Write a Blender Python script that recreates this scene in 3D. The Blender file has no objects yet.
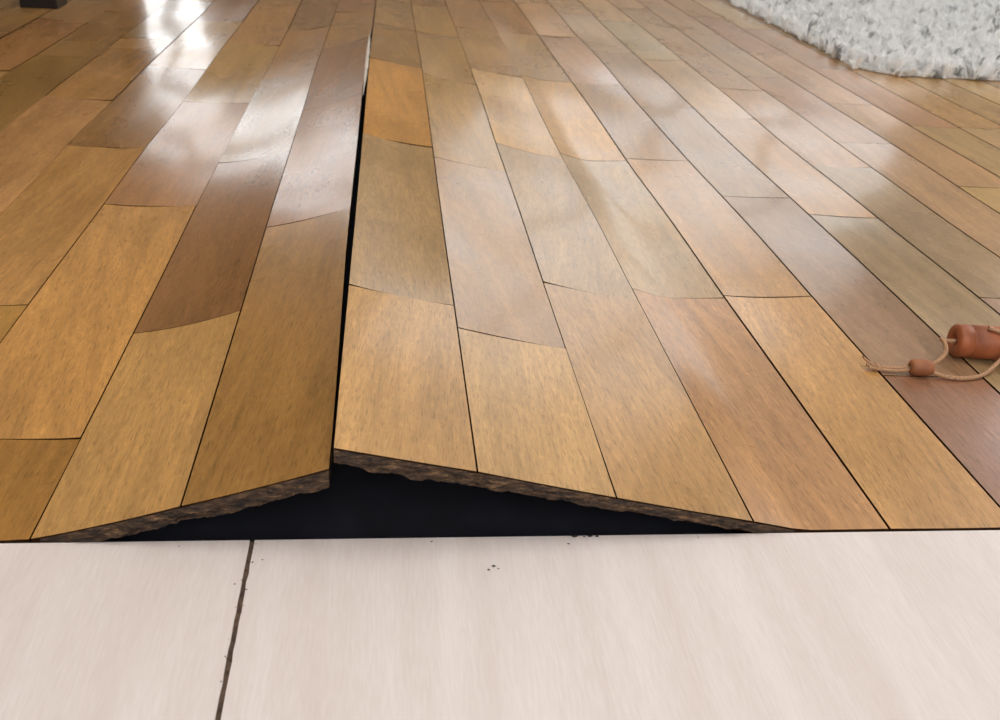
import bpy, math, random
import numpy as np
from mathutils import Vector, Matrix, noise
random.seed(7)
sc=bpy.context.scene
try:
    sc.view_settings.view_transform='Standard'
except Exception: pass

# ---------------------------------------------------------------- helpers
def lin(c):
    c=[v/255 for v in c]
    return tuple((v/12.92 if v<=.04045 else ((v+.055)/1.055)**2.4) for v in c)
def newmat(name):
    m=bpy.data.materials.new(name); m.use_nodes=True
    nt=m.node_tree; b=nt.nodes['Principled BSDF']
    return m,nt,b
def simple(name,col,rough=.5,noise_s=0,amt=.15,bump=0):
    m,nt,b=newmat(name); b.inputs['Roughness'].default_value=rough
    c=lin(col)
    tc=nt.nodes.new('ShaderNodeTexCoord')
    n=nt.nodes.new('ShaderNodeTexNoise'); n.inputs['Scale'].default_value=noise_s or 5
    nt.links.new(tc.outputs['Object'],n.inputs['Vector'])
    r=nt.nodes.new('ShaderNodeValToRGB')
    r.color_ramp.elements[0].position=.3; r.color_ramp.elements[1].position=.7
    r.color_ramp.elements[0].color=(*[v*(1-amt) for v in c],1)
    r.color_ramp.elements[1].color=(*[min(1,v*(1+amt)) for v in c],1)
    nt.links.new(n.outputs['Fac'],r.inputs['Fac']); nt.links.new(r.outputs['Color'],b.inputs['Base Color'])
    if bump:
        bp=nt.nodes.new('ShaderNodeBump'); bp.inputs['Strength'].default_value=bump; bp.inputs['Distance'].default_value=.002
        nt.links.new(n.outputs['Fac'],bp.inputs['Height']); nt.links.new(bp.outputs['Normal'],b.inputs['Normal'])
    return m
def mesh_obj(name,verts,faces,mat=None,parent=None,smooth=False):
    me=bpy.data.meshes.new(name); me.from_pydata([tuple(v) for v in verts],[],faces); me.update()
    o=bpy.data.objects.new(name,me); sc.collection.objects.link(o)
    if mat: me.materials.append(mat)
    if smooth:
        for p in me.polygons: p.use_smooth=True
    if parent: o.parent=parent
    return o
def box(name,x0,x1,y0,y1,z0,z1,mat,parent=None,bev=0):
    v=[(x,y,z) for x in(x0,x1) for y in(y0,y1) for z in(z0,z1)]
    f=[(0,1,3,2),(4,6,7,5),(0,4,5,1),(2,3,7,6),(0,2,6,4),(1,5,7,3)]
    o=mesh_obj(name,v,f,mat,parent)
    if bev:
        md=o.modifiers.new('b','BEVEL'); md.width=bev; md.segments=2
    return o
def empty(name):
    o=bpy.data.objects.new(name,None); sc.collection.objects.link(o); return o
def sm(a,b,x):
    t=max(0,min(1,(x-a)/(b-a))); return t*t*(3-2*t)

# ---------------------------------------------------------------- floor shape
PR=[(-.029,.066),(.056,.0485),(.144,.028),(.234,.0085),(.272,.0)]
def height(x,y,side):
    fall=1-sm(.9,2.3,y)
    if side<0:
        t=max(0,(x+.210)/.179); z=.051*t**1.12
        z+=.004*sm(.75,1.0,y)*(1-sm(1.4,1.75,y))*max(0,1-(-.031-x)/.088)
    else:
        z=0
        if x<PR[0][0]: z=PR[0][1]
        else:
            for (a,za),(b,zb) in zip(PR,PR[1:]):
                if a<=x<=b: z=za+(zb-za)*(x-a)/(b-a)
        z-= .011*sm(0,.5,y)*max(0,1-(x+.029)/.25)
    n=noise.noise(Vector((x*7,y*3.2,1.3)))*.0045*sm(.15,.6,y)*(1-sm(.5,.9,abs(x)))
    n+=noise.noise(Vector((x*5,y*4,8.3)))*.0014*sm(.3,.8,y)
    return z*fall+n
SE=[-.029,.056,.144,.237,.333,.425,.517,.609,.700,.792,.884,.976]
while SE[-1]<3.1: SE.append(SE[-1]+.092)
SL=[-.031,-.118,-.206,-.304,-.400]
while SL[-1]>-2.1: SL.append(SL[-1]-.096)
J={ (1,0):.23,(1,1):.19,(1,2):.32,(1,3):.35,(1,4):.355,(1,5):.20,(1,6):.15,(1,7):.36,(1,8):.02,(1,9):.28,
    (-1,0):.435,(-1,1):.255,(-1,2):.105,(-1,3):.305,(-1,4):.08,(-1,5):.35}
TINT={(-1,0,0):(164,116,62),(-1,1,0):(186,138,82),(-1,1,1):(146,102,56),(-1,2,0):(160,110,56),(-1,2,1):(184,140,74),
 (-1,3,0):(176,130,66),(-1,3,1):(182,136,72),(-1,0,1):(154,110,62),(-1,2,2):(158,112,62),(-1,1,2):(160,114,64),
 (1,0,0):(190,147,90),(1,1,0):(194,154,97),(1,2,0):(178,136,88),(1,3,0):(180,137,86),(1,4,0):(186,145,84),
 (1,5,0):(146,104,72),(1,6,0):(144,102,70),(1,0,1):(168,129,82),(1,1,1):(174,135,88),(1,2,1):(180,142,96),(1,3,1):(184,147,98),
 (1,4,1):(182,140,84),(1,5,1):(158,124,92),(1,6,1):(162,132,98),(1,7,0):(156,120,86),(1,7,1):(166,134,98),(1,8,1):(162,130,94),
 (1,0,2):(194,142,70),(1,1,2):(180,131,72),(1,2,2):(204,152,80),(1,3,2):(202,148,76),(1,4,2):(172,122,70),(1,5,2):(164,120,76),(1,6,2):(182,138,86),
 (1,7,2):(178,136,90),(1,8,2):(182,140,92),(1,9,2):(186,144,90)}
PAL=[(176,130,72),(164,118,66),(182,138,80),(156,110,62),(172,128,76),(152,108,62),(178,132,72)]
PALR=[(184,143,90),(176,135,86),(192,149,92),(168,126,82),(182,145,96)]
V=[];F=[];FT=[];FO=[];FM=[];FI=[]
TH=.009
def plank(side,i,k,xa,xb,y0,y1):
    g=.0006 if (side<0 or i<3) else .00095
    x0,x1=xa+g,xb-g
    nv=max(3,int((y1-y0)/.022)); nu=7
    base=len(V); t=TINT.get((side,i,k)) or random.choice(PALR if (side>0 and i>3) else PAL)
    t=lin([c+random.uniform(-4,4) for c in t]); off=random.random()
    cup=random.uniform(.4,1.1)
    yy0,yy1=y0+g*.8,y1-g*.8
    tilt=random.uniform(-.0009,.0009)
    if side>0 and i>=3: tilt=-abs(tilt)*.35
    for b in range(nv+1):
        y=yy0+(yy1-yy0)*b/nv
        for a in range(nu+1):
            u=a/nu*2-1
            xx0,xx1=x0,x1
            if i==0 and side<0: xx1=x1-.0034*sm(0,.4,y)*(1-sm(.9,1.5,y))+.0008*sm(1.1,1.6,y)
            x=xx0+(xx1-xx0)*a/nu
            z=height(x,y,side)
            near=math.exp(-max(0,abs(x)-.3)*2.2)
            z+=cup*(.0004+.0018*sm(.05,.35,y))*(u*u-1 if side>0 and i>=3 else u*u-.5)*near*(1 if side>0 or x>-.35 else .4)
            z+=tilt*u*sm(0,.1,y)
            V.append((x,y,z))
    for b in range(nv):
        for a in range(nu):
            q=base+b*(nu+1)+a
            F.append((q,q+1,q+nu+2,q+nu+1)); FT.append(t);FO.append(off);FM.append(True);FI.append(0)
    per=[a for a in range(nu+1)]+[b*(nu+1)+nu for b in range(1,nv+1)]+[nv*(nu+1)+a for a in range(nu-1,-1,-1)]+[b*(nu+1) for b in range(nv-1,0,-1)]
    s=len(V)
    for p in per: V.append(V[base+p])
    for p in per:
        v=V[base+p]; V.append((v[0],v[1],v[2]-TH))
    n=len(per)
    for a in range(n):
        b=(a+1)%n
        F.append((s+a,s+n+a,s+n+b,s+b)); FT.append(t);FO.append(off);FM.append(False);FI.append(1)
YE=4.6
def column(side,i,xa,xb):
    j=J.get((side,i))
    if j is None: j=random.uniform(.03,.45)
    ys=[0.0]; 
    while j<YE: ys.append(j); j+=.445+random.uniform(-.008,.008)
    ys.append(YE)
    for k in range(len(ys)-1): plank(side,i,k,xa,xb,ys[k],ys[k+1])
for i in range(len(SE)-1): column(1,i,SE[i],SE[i+1])
for i in range(len(SL)-1): column(-1,i,SL[i+1],SL[i])

# wood material
m,nt,b=newmat('varnished_oak')
N=nt.nodes; L=nt.links
at=N.new('ShaderNodeAttribute'); at.attribute_name='tint'
ao=N.new('ShaderNodeAttribute'); ao.attribute_name='offs'
tc=N.new('ShaderNodeTexCoord')
mul=N.new('ShaderNodeMath'); mul.operation='MULTIPLY'; mul.inputs[1].default_value=37.0; L.new(ao.outputs['Fac'],mul.inputs[0])
cx=N.new('ShaderNodeCombineXYZ'); L.new(mul.outputs[0],cx.inputs[0]); L.new(mul.outputs[0],cx.inputs[1]); L.new(mul.outputs[0],cx.inputs[2])
rotm=N.new('ShaderNodeMapRange'); rotm.inputs[3].default_value=-.12; rotm.inputs[4].default_value=.12; L.new(ao.outputs['Fac'],rotm.inputs[0])
vr=N.new('ShaderNodeVectorRotate'); vr.rotation_type='Z_AXIS'; L.new(tc.outputs['Object'],vr.inputs['Vector']); L.new(rotm.outputs[0],vr.inputs['Angle'])
add=N.new('ShaderNodeVectorMath'); add.operation='ADD'; L.new(vr.outputs[0],add.inputs[0]); L.new(cx.outputs[0],add.inputs[1])
def mapped(sx,sy,sz,rot=0):
    mp=N.new('ShaderNodeMapping'); mp.inputs['Scale'].default_value=(sx,sy,sz); mp.inputs['Rotation'].default_value=(0,0,rot); L.new(add.outputs[0],mp.inputs['Vector']); return mp
def nz(mp,scale,detail,rough=.6,dist=0):
    n=N.new('ShaderNodeTexNoise'); n.inputs['Scale'].default_value=scale; n.inputs['Detail'].default_value=detail
    n.inputs['Roughness'].default_value=rough; n.inputs['Distortion'].default_value=dist; L.new(mp.outputs[0],n.inputs['Vector']); return n
n1=nz(mapped(340,38,10),1,8,.8)         # fine fibres
n2=nz(mapped(30,2.6,4),1,4,.6,1.6)      # broad figure
n3=nz(mapped(1000,90,20),1,2,.5)        # dark open pores
n4=nz(mapped(9,5,4),1,3,.5)             # cloudy patina
n5=nz(mapped(190,120,10),1,4,.7)        # medullary fleck
def mr(n,a,b_,c,d):
    r=N.new('ShaderNodeMapRange'); r.inputs[1].default_value=a; r.inputs[2].default_value=b_; r.inputs[3].default_value=c; r.inputs[4].default_value=d
    L.new(n,r.inputs[0]); return r.outputs[0]
def mm(a,c,op='MULTIPLY'):
    q=N.new('ShaderNodeMath'); q.operation=op; L.new(a,q.inputs[0])
    if isinstance(c,float): q.inputs[1].default_value=c
    else: L.new(c,q.inputs[1])
    return q.outputs[0]
val=mm(mm(mm(mr(n1.outputs['Fac'],.36,.64,.80,1.16),mr(n2.outputs['Fac'],.3,.7,.83,1.17)),mr(n3.outputs['Fac'],.32,.44,.68,1.0)),mr(n4.outputs['Fac'],.3,.7,.88,1.12))
val=mm(val,mr(n5.outputs['Fac'],.56,.68,1.0,1.16))
vm=N.new('ShaderNodeVectorMath'); vm.operation='SCALE'; L.new(at.outputs['Color'],vm.inputs[0]); L.new(val,vm.inputs['Scale'])
L.new(vm.outputs[0],b.inputs['Base Color'])
L.new(mr(n4.outputs['Fac'],.3,.7,.23,.36),b.inputs['Roughness'])
b.inputs['Specular IOR Level'].default_value=.5
b.inputs['Coat Weight'].default_value=.35; b.inputs['Coat Roughness'].default_value=.12
bp=N.new('ShaderNodeBump'); bp.inputs['Strength'].default_value=.12; bp.inputs['Distance'].default_value=.0004
L.new(n1.outputs['Fac'],bp.inputs['Height']); L.new(bp.outputs[0],b.inputs['Normal'])
wood=m
edge=simple('plank_edge_dark',(58,38,24),1.0,60,.3); edge.node_tree.nodes['Principled BSDF'].inputs['Specular IOR Level'].default_value=0  # matte dark brown board sides, so the seams stay dark lines
fl=mesh_obj('floor',V,F,wood)
me=fl.data; me.materials.append(edge)
me.polygons.foreach_set('material_index',FI)
ca=me.attributes.new('tint','FLOAT_COLOR','FACE'); ca.data.foreach_set('color',np.array([(*t,1) for t in FT],dtype=np.float32).ravel())
oa=me.attributes.new('offs','FLOAT','FACE'); oa.data.foreach_set('value',np.array(FO,dtype=np.float32))
me.polygons.foreach_set('use_smooth',FM)

# narrow pale strip raised along the ridge gap
palem=simple('pale_strip',(222,212,198),.6,300,.15)
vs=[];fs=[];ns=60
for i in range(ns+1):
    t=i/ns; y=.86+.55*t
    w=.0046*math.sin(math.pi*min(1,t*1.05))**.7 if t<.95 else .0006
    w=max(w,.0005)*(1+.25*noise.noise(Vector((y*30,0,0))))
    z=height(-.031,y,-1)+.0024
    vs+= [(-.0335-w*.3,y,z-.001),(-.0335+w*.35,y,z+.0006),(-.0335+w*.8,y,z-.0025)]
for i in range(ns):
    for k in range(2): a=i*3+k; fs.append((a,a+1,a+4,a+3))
mesh_obj('ridge_strip',vs,fs,palem,fl)

# sub floor, near-black: the shade of the void is put into its colour
dark=simple('void_shade',(22,24,36),.9,30,.4,.3)
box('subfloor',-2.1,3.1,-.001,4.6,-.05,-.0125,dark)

# ---------------------------------------------------------------- broken fibrous board ends
m,nt,b=newmat('splintered_wood'); N=nt.nodes; L=nt.links
tc=N.new('ShaderNodeTexCoord'); mp=N.new('ShaderNodeMapping'); mp.inputs['Scale'].default_value=(80,130,440); L.new(tc.outputs['Object'],mp.inputs[0])
n=N.new('ShaderNodeTexNoise'); n.inputs['Scale'].default_value=1; n.inputs['Detail'].default_value=7; n.inputs['Roughness'].default_value=.78; L.new(mp.outputs[0],n.inputs['Vector'])
r=N.new('ShaderNodeValToRGB'); L.new(n.outputs['Fac'],r.inputs[0])
e=r.color_ramp.elements; e[0].position=.40; e[0].color=(*lin((28,21,17)),1); e[1].position=.72; e[1].color=(*lin((156,120,82)),1)
q=e.new(.55); q.color=(*lin((80,59,42)),1)
L.new(r.outputs[0],b.inputs['Base Color']); b.inputs['Roughness'].default_value=.85
bp=N.new('ShaderNodeBump'); bp.inputs['Strength'].default_value=.7; bp.inputs['Distance'].default_value=.002; L.new(n.outputs['Fac'],bp.inputs['Height']); L.new(bp.outputs[0],b.inputs['Normal'])
splint=m
def broken(name,side,xa,xb,n,seed):
    vs=[];R=10
    for i in range(n+1):
        x=xa+(xb-xa)*i/n
        zt=height(x,0,side)-.0004
        th=.0120+.005*noise.noise(Vector((x*20,seed,0)))+.0034*noise.noise(Vector((x*65,seed,3)))+.0010*noise.noise(Vector((x*300,seed,7)))
        if side>0: th*=1-.30*sm(.0,.12,x)
        th=min(th,max(zt+.001,.0005))
        rg=min(1,zt/.01)
        for k in range(R+1):
            s=k/R
            z=zt-th*s
            y=-.0006-.0020*math.sin(s*math.pi*.7)*(1+1.6*noise.noise(Vector((x*80,s*6,seed))))*rg
            y+=.0008*noise.noise(Vector((x*350,s*14,seed)))*rg*(0 if k==0 else 1)
            if k>=R-1: y+=.0015*(k-R+2)
            z+= .0008*noise.noise(Vector((x*140,s*9,seed+5)))*rg if 0<k<R else 0
            if k==0: z-=.0006*max(0,noise.noise(Vector((x*180,seed,11))))*rg
            vs.append((x,min(y,-.0003) if k<R else y,z))
        vs.append((x,.05,max(zt-.0115,-.0105)))
    W=R+2; fs=[]
    for i in range(n):
        for k in range(W-1):
            a=i*W+k; fs.append((a,a+1,a+W+1,a+W))
    return mesh_obj(name,vs,fs,splint,fl)
broken('broken_board_end_west',-1,-.200,-.0315,520,2.0)
broken('broken_board_end_east',1,-.0285,.266,820,9.0)

# ---------------------------------------------------------------- pale tile floor
m,nt,b=newmat('pale_laminate'); N=nt.nodes; L=nt.links
tc=N.new('ShaderNodeTexCoord')
def tn(sc_,rot,det):
    mp=N.new('ShaderNodeMapping'); mp.inputs['Scale'].default_value=sc_; mp.inputs['Rotation'].default_value=(0,0,rot); L.new(tc.outputs['Object'],mp.inputs[0])
    n=N.new('ShaderNodeTexNoise'); n.inputs['Scale'].default_value=1; n.inputs['Detail'].default_value=det; n.inputs['Distortion'].default_value=.4; L.new(mp.outputs[0],n.inputs['Vector']); return n
na=tn((40,3,20),.05,4); nb=tn((600,60,20),.05,3)
mx=N.new('ShaderNodeMath'); mx.operation='MULTIPLY_ADD'; L.new(nb.outputs['Fac'],mx.inputs[0]); mx.inputs[1].default_value=.4; 
hf=N.new('ShaderNodeMath'); hf.operation='MULTIPLY'; hf.inputs[1].default_value=.6; L.new(na.outputs['Fac'],hf.inputs[0]); L.new(hf.outputs[0],mx.inputs[2])
r=N.new('ShaderNodeValToRGB'); L.new(mx.outputs[0],r.inputs[0])
e=r.color_ramp.elements; e[0].position=.34; e[0].color=(*lin((214,202,197)),1); e[1].position=.64; e[1].color=(*lin((227,218,214)),1)
L.new(r.outputs[0],b.inputs['Base Color']); b.inputs['Roughness'].default_value=.42; b.inputs['Specular IOR Level'].default_value=.45
tile=m
tf=empty('tile_floor')
def tslab(name,x0,x1,y0,y1,seed):
    vs=[];nn=220
    for z in(0,-.03):
        for i in range(nn+1):
            y=y0+(y1-y0)*i/nn
            ch=.0007*noise.noise(Vector((y*120,seed,0)))
            vs.append((x0+(ch if x0>-1 else 0),y,z))
        for i in range(nn,-1,-1):
            y=y0+(y1-y0)*i/nn
            ch=.0007*noise.noise(Vector((y*120,seed+4,0)))
            vs.append((x1+(ch if x1<1 else 0),y,z))
    M=2*(nn+1)
    fs=[tuple(range(M-1,-1,-1)),tuple(range(M,2*M))]+[(a,(a+1)%M,M+(a+1)%M,M+a) for a in range(M)]
    return mesh_obj(name,vs,fs,tile,tf)
tslab('tile_west',-2.1,-.0794,-1.6,-.0022,1)
tslab('tile_east',-.0766,3.1,-1.6,-.0022,6)
grout=simple('dirty_grout',(84,66,52),.9,300,.5,.5)
box('grout',-.083,-.074,-1.6,-.0025,-.028,-.0010,grout,tf)

# debris crumbs
deb=simple('wood_crumb',(50,38,30),.9,400,.4)
vs=[];fs=[]
def crumb(x,y,z,s):
    b0=len(vs); ico=[(0,0,1),(1,0,0),(0,1,0),(-1,0,0),(0,-1,0),(0,0,-1)]
    for p in ico: vs.append((x+p[0]*s*random.uniform(.6,1.6),y+p[1]*s*random.uniform(.5,1),z+(p[2]+1)*s*.5))
    for t in [(0,1,2),(0,2,3),(0,3,4),(0,4,1),(5,2,1),(5,3,2),(5,4,3),(5,1,4)]: fs.append(tuple(b0+q for q in t))
for x,y,s in [(.066,-.029,.0012),(.063,-.032,.0009),(.069,-.031,.0007),(.115,-.010,.0009),(-.07,-.02,.0006),(-.083,-.04,.0007),(.2,-.006,.0006),(.03,-.006,.0007),(-.12,-.007,.0006)]: crumb(x,y,0,s)
for _ in range(22): crumb(random.uniform(-.0795,-.0765)+random.choice([-.001,.001]),random.uniform(-.12,-.004),-.0003,random.uniform(.0004,.0009))
for _ in range(22): crumb(random.uniform(-.18,.26),random.uniform(-.0038,-.001),-.0012,random.uniform(.0006,.0014))
for _ in range(7): crumb(.127+random.uniform(-.008,.008),-.0035,.0,random.uniform(.0008,.0018))
mesh_obj('wood_debris',vs,fs,deb)

# ---------------------------------------------------------------- shag rug
m,nt,b=newmat('shag_wool'); N=nt.nodes; L=nt.links
at=N.new('ShaderNodeAttribute'); at.attribute_name='tint'; L.new(at.outputs['Color'],b.inputs['Base Color']); b.inputs['Roughness'].default_value=.9
tr=N.new('ShaderNodeBsdfTranslucent'); L.new(at.outputs['Color'],tr.inputs[0])
mxs=N.new('ShaderNodeMixShader'); mxs.inputs[0].default_value=.35; L.new(b.outputs[0],mxs.inputs[1]); L.new(tr.outputs[0],mxs.inputs[2])
L.new(mxs.outputs[0],N['Material Output'].inputs['Surface'])
wool=m
rng=np.random.default_rng(3)
X0,X1,Y0,Y1=.985,3.0,1.43,3.9; rc=.10
def inside(x,y):
    wob=.008*np.sin(y*47+np.sin(x*60)*1.5)+.006*np.sin(x*83+y*31)
    x=x+wob; y=y+wob
    ok=(x>X0)&(y>Y0)&(x<X1)&(y<Y1)
    cn=(x<X0+rc)&(y<Y0+rc)
    return ok&(~cn|((x-X0-rc)**2+(y-Y0-rc)**2<rc**2))
nc=16000
cxs=rng.uniform(X0,X1,nc); cys=Y0+(Y1-Y0)*rng.uniform(0,1,nc)**1.25
per=8
k0=inside(cxs,cys); cxs,cys=cxs[k0],cys[k0]; nc=len(cxs)
xs=np.repeat(cxs,per)+rng.normal(0,.0034,nc*per); ys=np.repeat(cys,per)+rng.normal(0,.0034,nc*per)
la=np.repeat(rng.uniform(0,2*np.pi,nc),per)+rng.normal(0,.35,nc*per)
hgt=np.repeat(rng.uniform(.012,.040,nc),per)*rng.uniform(.85,1.1,nc*per)
sh=np.repeat(rng.choice([1.0,.95,.78,.42],nc,p=[.60,.24,.10,.06]),per)
n=len(xs)
ang=rng.uniform(0,2*np.pi,n); w=rng.uniform(.0014,.0028,n); lean=np.repeat(rng.uniform(.5,1.4,nc),per)*.022
dx=np.cos(la)*lean;dy=np.sin(la)*lean
px=np.cos(ang)*w;py=np.sin(ang)*w
vv=np.zeros((n,5,3))
vv[:,0]=np.stack([xs-px,ys-py,np.full(n,.002)],1); vv[:,1]=np.stack([xs+px,ys+py,np.full(n,.002)],1)
vv[:,2]=np.stack([xs-px*.9+dx*.4,ys-py*.9+dy*.4,hgt*.75],1); vv[:,3]=np.stack([xs+px*.9+dx*.4,ys+py*.9+dy*.4,hgt*.75],1)
vv[:,4]=np.stack([xs+dx,ys+dy,hgt],1)
ids=np.arange(n)*5
fq=[tuple(q) for q in np.stack([ids,ids+1,ids+3,ids+2],1).tolist()]; ft=[tuple(q) for q in np.stack([ids+2,ids+3,ids+4],1).tolist()]
rug=empty('shag_rug')
pile=mesh_obj('pile',vv.reshape(-1,3).tolist(),fq+ft,wool,rug)
colr=np.stack([sh*.975,sh*.975,sh*.965,np.ones(n)],1)
ca=pile.data.attributes.new('tint','FLOAT_COLOR','FACE'); ca.data.foreach_set('color',np.concatenate([colr,colr]).astype(np.float32).ravel())
pts=[(X1,Y0+.012),(X1,Y1),(X0+.012,Y1)]+[(X0+rc-(rc-.012)*math.cos(a),Y0+rc-(rc-.012)*math.sin(a)) for a in np.linspace(0,math.pi/2,14)]
M=len(pts)
bk=simple('rug_backing',(210,210,208),.95,80,.2)
mesh_obj('backing',[(x,y,.001) for x,y in pts]+[(x,y,.006) for x,y in pts],[tuple(range(M)),tuple(range(2*M-1,M-1,-1))]+[(a,(a+1)%M,M+(a+1)%M,M+a) for a in range(M)],bk,rug)

# ---------------------------------------------------------------- wooden toggle with cord
tog=empty('wooden_toggle')
redw=simple('red_stained_wood',(150,84,50),.5,60,.3)
def lathe(name,prof,cen,axis,mat,parent,seg=40):
    ax=Vector(axis).normalized(); up=Vector((0,0,1)); s=ax.cross(up).normalized(); u=s.cross(ax)
    vs=[];fs=[]
    for t,r in prof:
        for k in range(seg):
            a=2*math.pi*k/seg; vs.append(Vector(cen)+ax*t+(s*math.cos(a)+u*math.sin(a))*r)
    for i in range(len(prof)-1):
        for k in range(seg):
            a=i*seg+k;b_=i*seg+(k+1)%seg; fs.append((a,b_,b_+seg,a+seg))
    return mesh_obj(name,vs,fs,mat,parent,True)
R_=.0150
lathe('toggle_body',[(.009,.0001),(.004,.0045),(0,.006),(-.0002,.011),(.0006,.0138),(.002,R_),(.012,R_),(.0125,R_-.0012),(.0145,R_-.0012),(.015,R_),(.030,R_+.0003),(.060,R_+.0003),(.075,R_),(.0755,R_-.0012),(.0775,R_-.0012),(.078,R_),(.087,R_),(.0895,.0135),(.091,.011),(.0905,.006),(.083,.0001)],(.507,.238,R_+.0003),(1,-.12,0),redw,tog)
bead=simple('bead_wood',(152,94,58),.55,80,.25)
lathe('cord_bead',[(0,.0022),(0,.0048),(.0015,.0066),(.006,.0074),(.0125,.0074),(.017,.0066),(.0195,.005),(.0195,.0022)],(.4495,.203,.0074),(1,-.12,0),bead,tog)
cordm=simple('elastic_cord',(178,138,104),.8,900,.35,.6)
def cord(name,pts,r=.0019):
    cu=bpy.data.curves.new(name,'CURVE'); cu.dimensions='3D'; cu.bevel_depth=r; cu.bevel_resolution=4; cu.resolution_u=10
    sp=cu.splines.new('NURBS'); sp.points.add(len(pts)-1)
    for p,q in zip(sp.points,pts): p.co=(*q,1)
    sp.use_endpoint_u=True; sp.order_u=4
    o=bpy.data.objects.new(name,cu); sc.collection.objects.link(o); cu.materials.append(cordm); o.parent=tog; return o
cord('cord_front',[(.466,.200,.006),(.474,.196,.003),(.486,.193,.002),(.50,.193,.002),(.515,.197,.0022),(.528,.206,.004),(.54,.212,.012),(.550,.219,.022),(.545,.225,.03),(.53,.230,.0325)])
cord('cord_back',[(.466,.203,.008),(.474,.204,.012),(.484,.208,.018),(.482,.214,.026),(.482,.222,.027),(.490,.230,.018),(.512,.237,.0150)])
cord('cord_tail',[(.453,.205,.006),(.445,.206,.004),(.435,.208,.0035),(.424,.2095,.003),(.415,.212,.004)],.0016)
cord('cord_tail_end',[(.453,.203,.005),(.443,.203,.0025),(.430,.205,.002),(.422,.207,.003),(.416,.209,.003)],.0016)
lathe('cord_knot',[(-.003,.0003),(-.002,.0024),(0,.0038),(.002,.003),(.0035,.0004)],(.4225,.2095,.0038),(1,-.3,.1),cordm,tog,16)
cord('frayed_tip',[(.4215,.2095,.004),(.418,.212,.006),(.413,.214,.008),(.411,.214,.011)],.0011)

# ---------------------------------------------------------------- black low table
blk=simple('black_lacquer',(16,15,18),.3,20,.2)
tb=empty('low_table')
for i,(x,y) in enumerate([(-.755,1.665),(-1.85,1.665),(-.755,2.35),(-1.85,2.35)]):
    box('leg_%d'%(i+1),x,x+.075,y,y+.07,0,.36,blk,tb,.003)
box('table_top',-1.87,-.66,1.64,2.44,.36,.41,blk,tb,.005)
box('shelf',-1.80,-.70,1.70,2.38,.14,.16,blk,tb,.003)

# ---------------------------------------------------------------- room
wallm=simple('painted_wall',(186,172,154),.8,3,.03)
ceilm=simple('ceiling_paint',(226,224,218),.9,3,.02)
frm=simple('window_frame',(225,225,222),.4,10,.03)
WX0,WX1,WY0,WY1,WZ=-2.1,3.1,-1.6,4.6,2.45
box('ceiling',WX0,WX1,WY0,WY1,WZ,WZ+.1,ceilm)
box('wall_left',WX0-.1,WX0,WY0,WY1,0,WZ,wallm)
box('wall_right',WX1,WX1+.1,WY0,WY1,0,WZ,wallm)
box('wall_front',WX0,WX1,WY0-.1,WY0,0,WZ,wallm)
box('wall_back',WX0,WX1,WY1,WY1+.1,0,WZ,wallm)
def glow(name,col,s):
    m=bpy.data.materials.new(name); m.use_nodes=True; nt=m.node_tree; nt.nodes.clear()
    e=nt.nodes.new('ShaderNodeEmission'); e.inputs[0].default_value=(*col,1); e.inputs[1].default_value=s
    o=nt.nodes.new('ShaderNodeOutputMaterial'); nt.links.new(e.outputs[0],o.inputs[0]); return m
day=glow('daylit_glass',(.93,.97,1.0),2.2)
day1=glow('daylit_glass_bright',(.95,.98,1.0),4.4)
day3=glow('daylit_glass_side',(.92,.96,1.0),3.1)
fillm=glow('fill_glow',(.98,.98,1),2.5)  # glow of the added fill panel behind the camera
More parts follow.
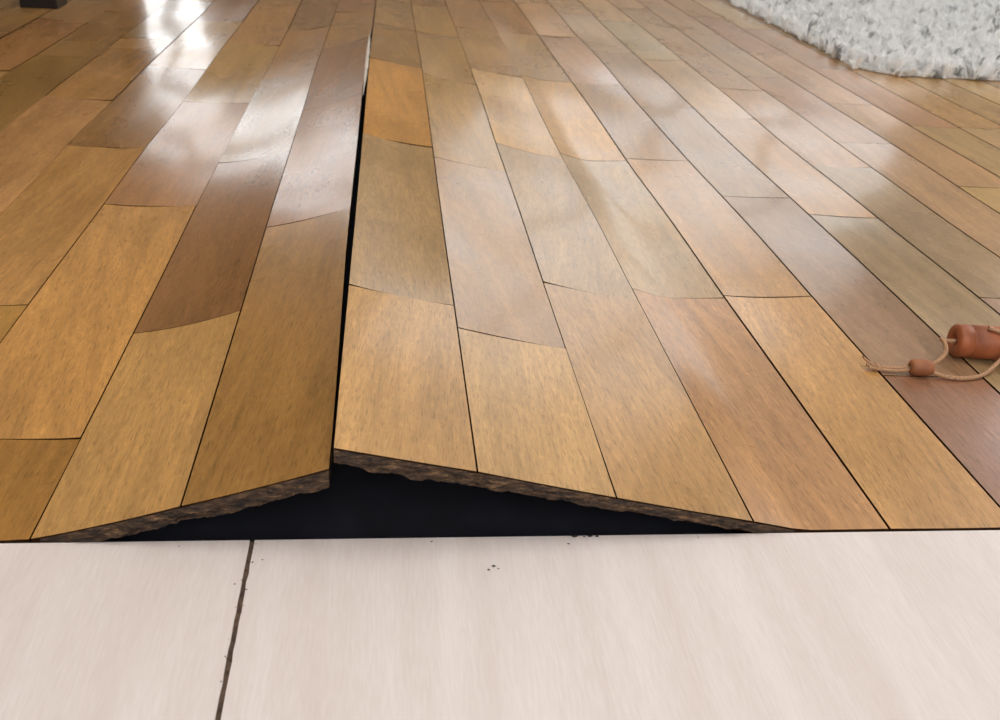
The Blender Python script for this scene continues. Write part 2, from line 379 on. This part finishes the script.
def window(i,axis,a0,a1,z0,z1,pos,inw,mat,mull=2):
    w=empty('window_%d'%i)
    def bx(n,p0,p1,q0,q1,d0,d1,m_):
        lo,hi=sorted((pos+inw*d0,pos+inw*d1))
        if axis=='x': box(n,p0,p1,lo,hi,q0,q1,m_,w)
        else: box(n,lo,hi,p0,p1,q0,q1,m_,w)
    bx('pane',a0,a1,z0,z1,.002,.006,mat)
    t=.05
    bx('frame_top',a0-t,a1+t,z1,z1+t,.0,.04,frm); bx('frame_bottom',a0-t,a1+t,z0-t,z0,.0,.04,frm)
    bx('frame_side_1',a0-t,a0,z0,z1,.0,.04,frm); bx('frame_side_2',a1,a1+t,z0,z1,.0,.04,frm)
    for k in range(1,mull):
        c=a0+(a1-a0)*k/mull; bx('mullion_%d'%k,c-.03,c+.03,z0,z1,.006,.04,frm)
window(1,'x',.8,2.9,.85,2.1,WY1,-1,day,3)
window(2,'x',-1.22,-.92,.35,1.25,WY1,-1,day1,2)
window(3,'y',.2,3.2,.8,2.1,WX1,-1,day3,3)
window(4,'x',-1.5,2.3,.7,2.1,WY0,1,fillm,3)  # unseen glowing panel behind the camera, added as fill
box('baseboard_back',WX0,WX1,WY1-.015,WY1,0,.08,frm)
box('baseboard_left',WX0,WX0+.015,WY0,WY1,0,.08,frm)

# unseen area light added below the ceiling as fill
lt=bpy.data.lights.new('ceiling_fill','AREA'); lt.energy=23; lt.size=1.6; lt.color=(1,.97,.92)
lo=bpy.data.objects.new('ceiling_fill',lt); lo.location=(.3,.3,2.4); sc.collection.objects.link(lo)
wd=bpy.data.worlds.new('World'); sc.world=wd; wd.use_nodes=True
wd.node_tree.nodes['Background'].inputs[0].default_value=(.8,.88,1,1); wd.node_tree.nodes['Background'].inputs[1].default_value=1

# ---------------------------------------------------------------- camera
f=925.0
Yc=Vector((-110,534,-f)).normalized()
Xc=Vector((7400,-78,-f)); Xc=(Xc-Xc.dot(Yc)*Yc).normalized()
Zc=Xc.cross(Yc).normalized()
Rm=Matrix((Xc,Yc,Zc)).to_4x4()
cam=bpy.data.cameras.new('camera'); cam.lens=33.3; cam.sensor_width=36; cam.clip_start=.01
co=bpy.data.objects.new('camera',cam); sc.collection.objects.link(co)
co.matrix_world=Matrix.Translation((0,-.4448,.3801))@Rm
cam.dof.use_dof=True; cam.dof.focus_distance=.68; cam.dof.aperture_fstop=16
sc.camera=co
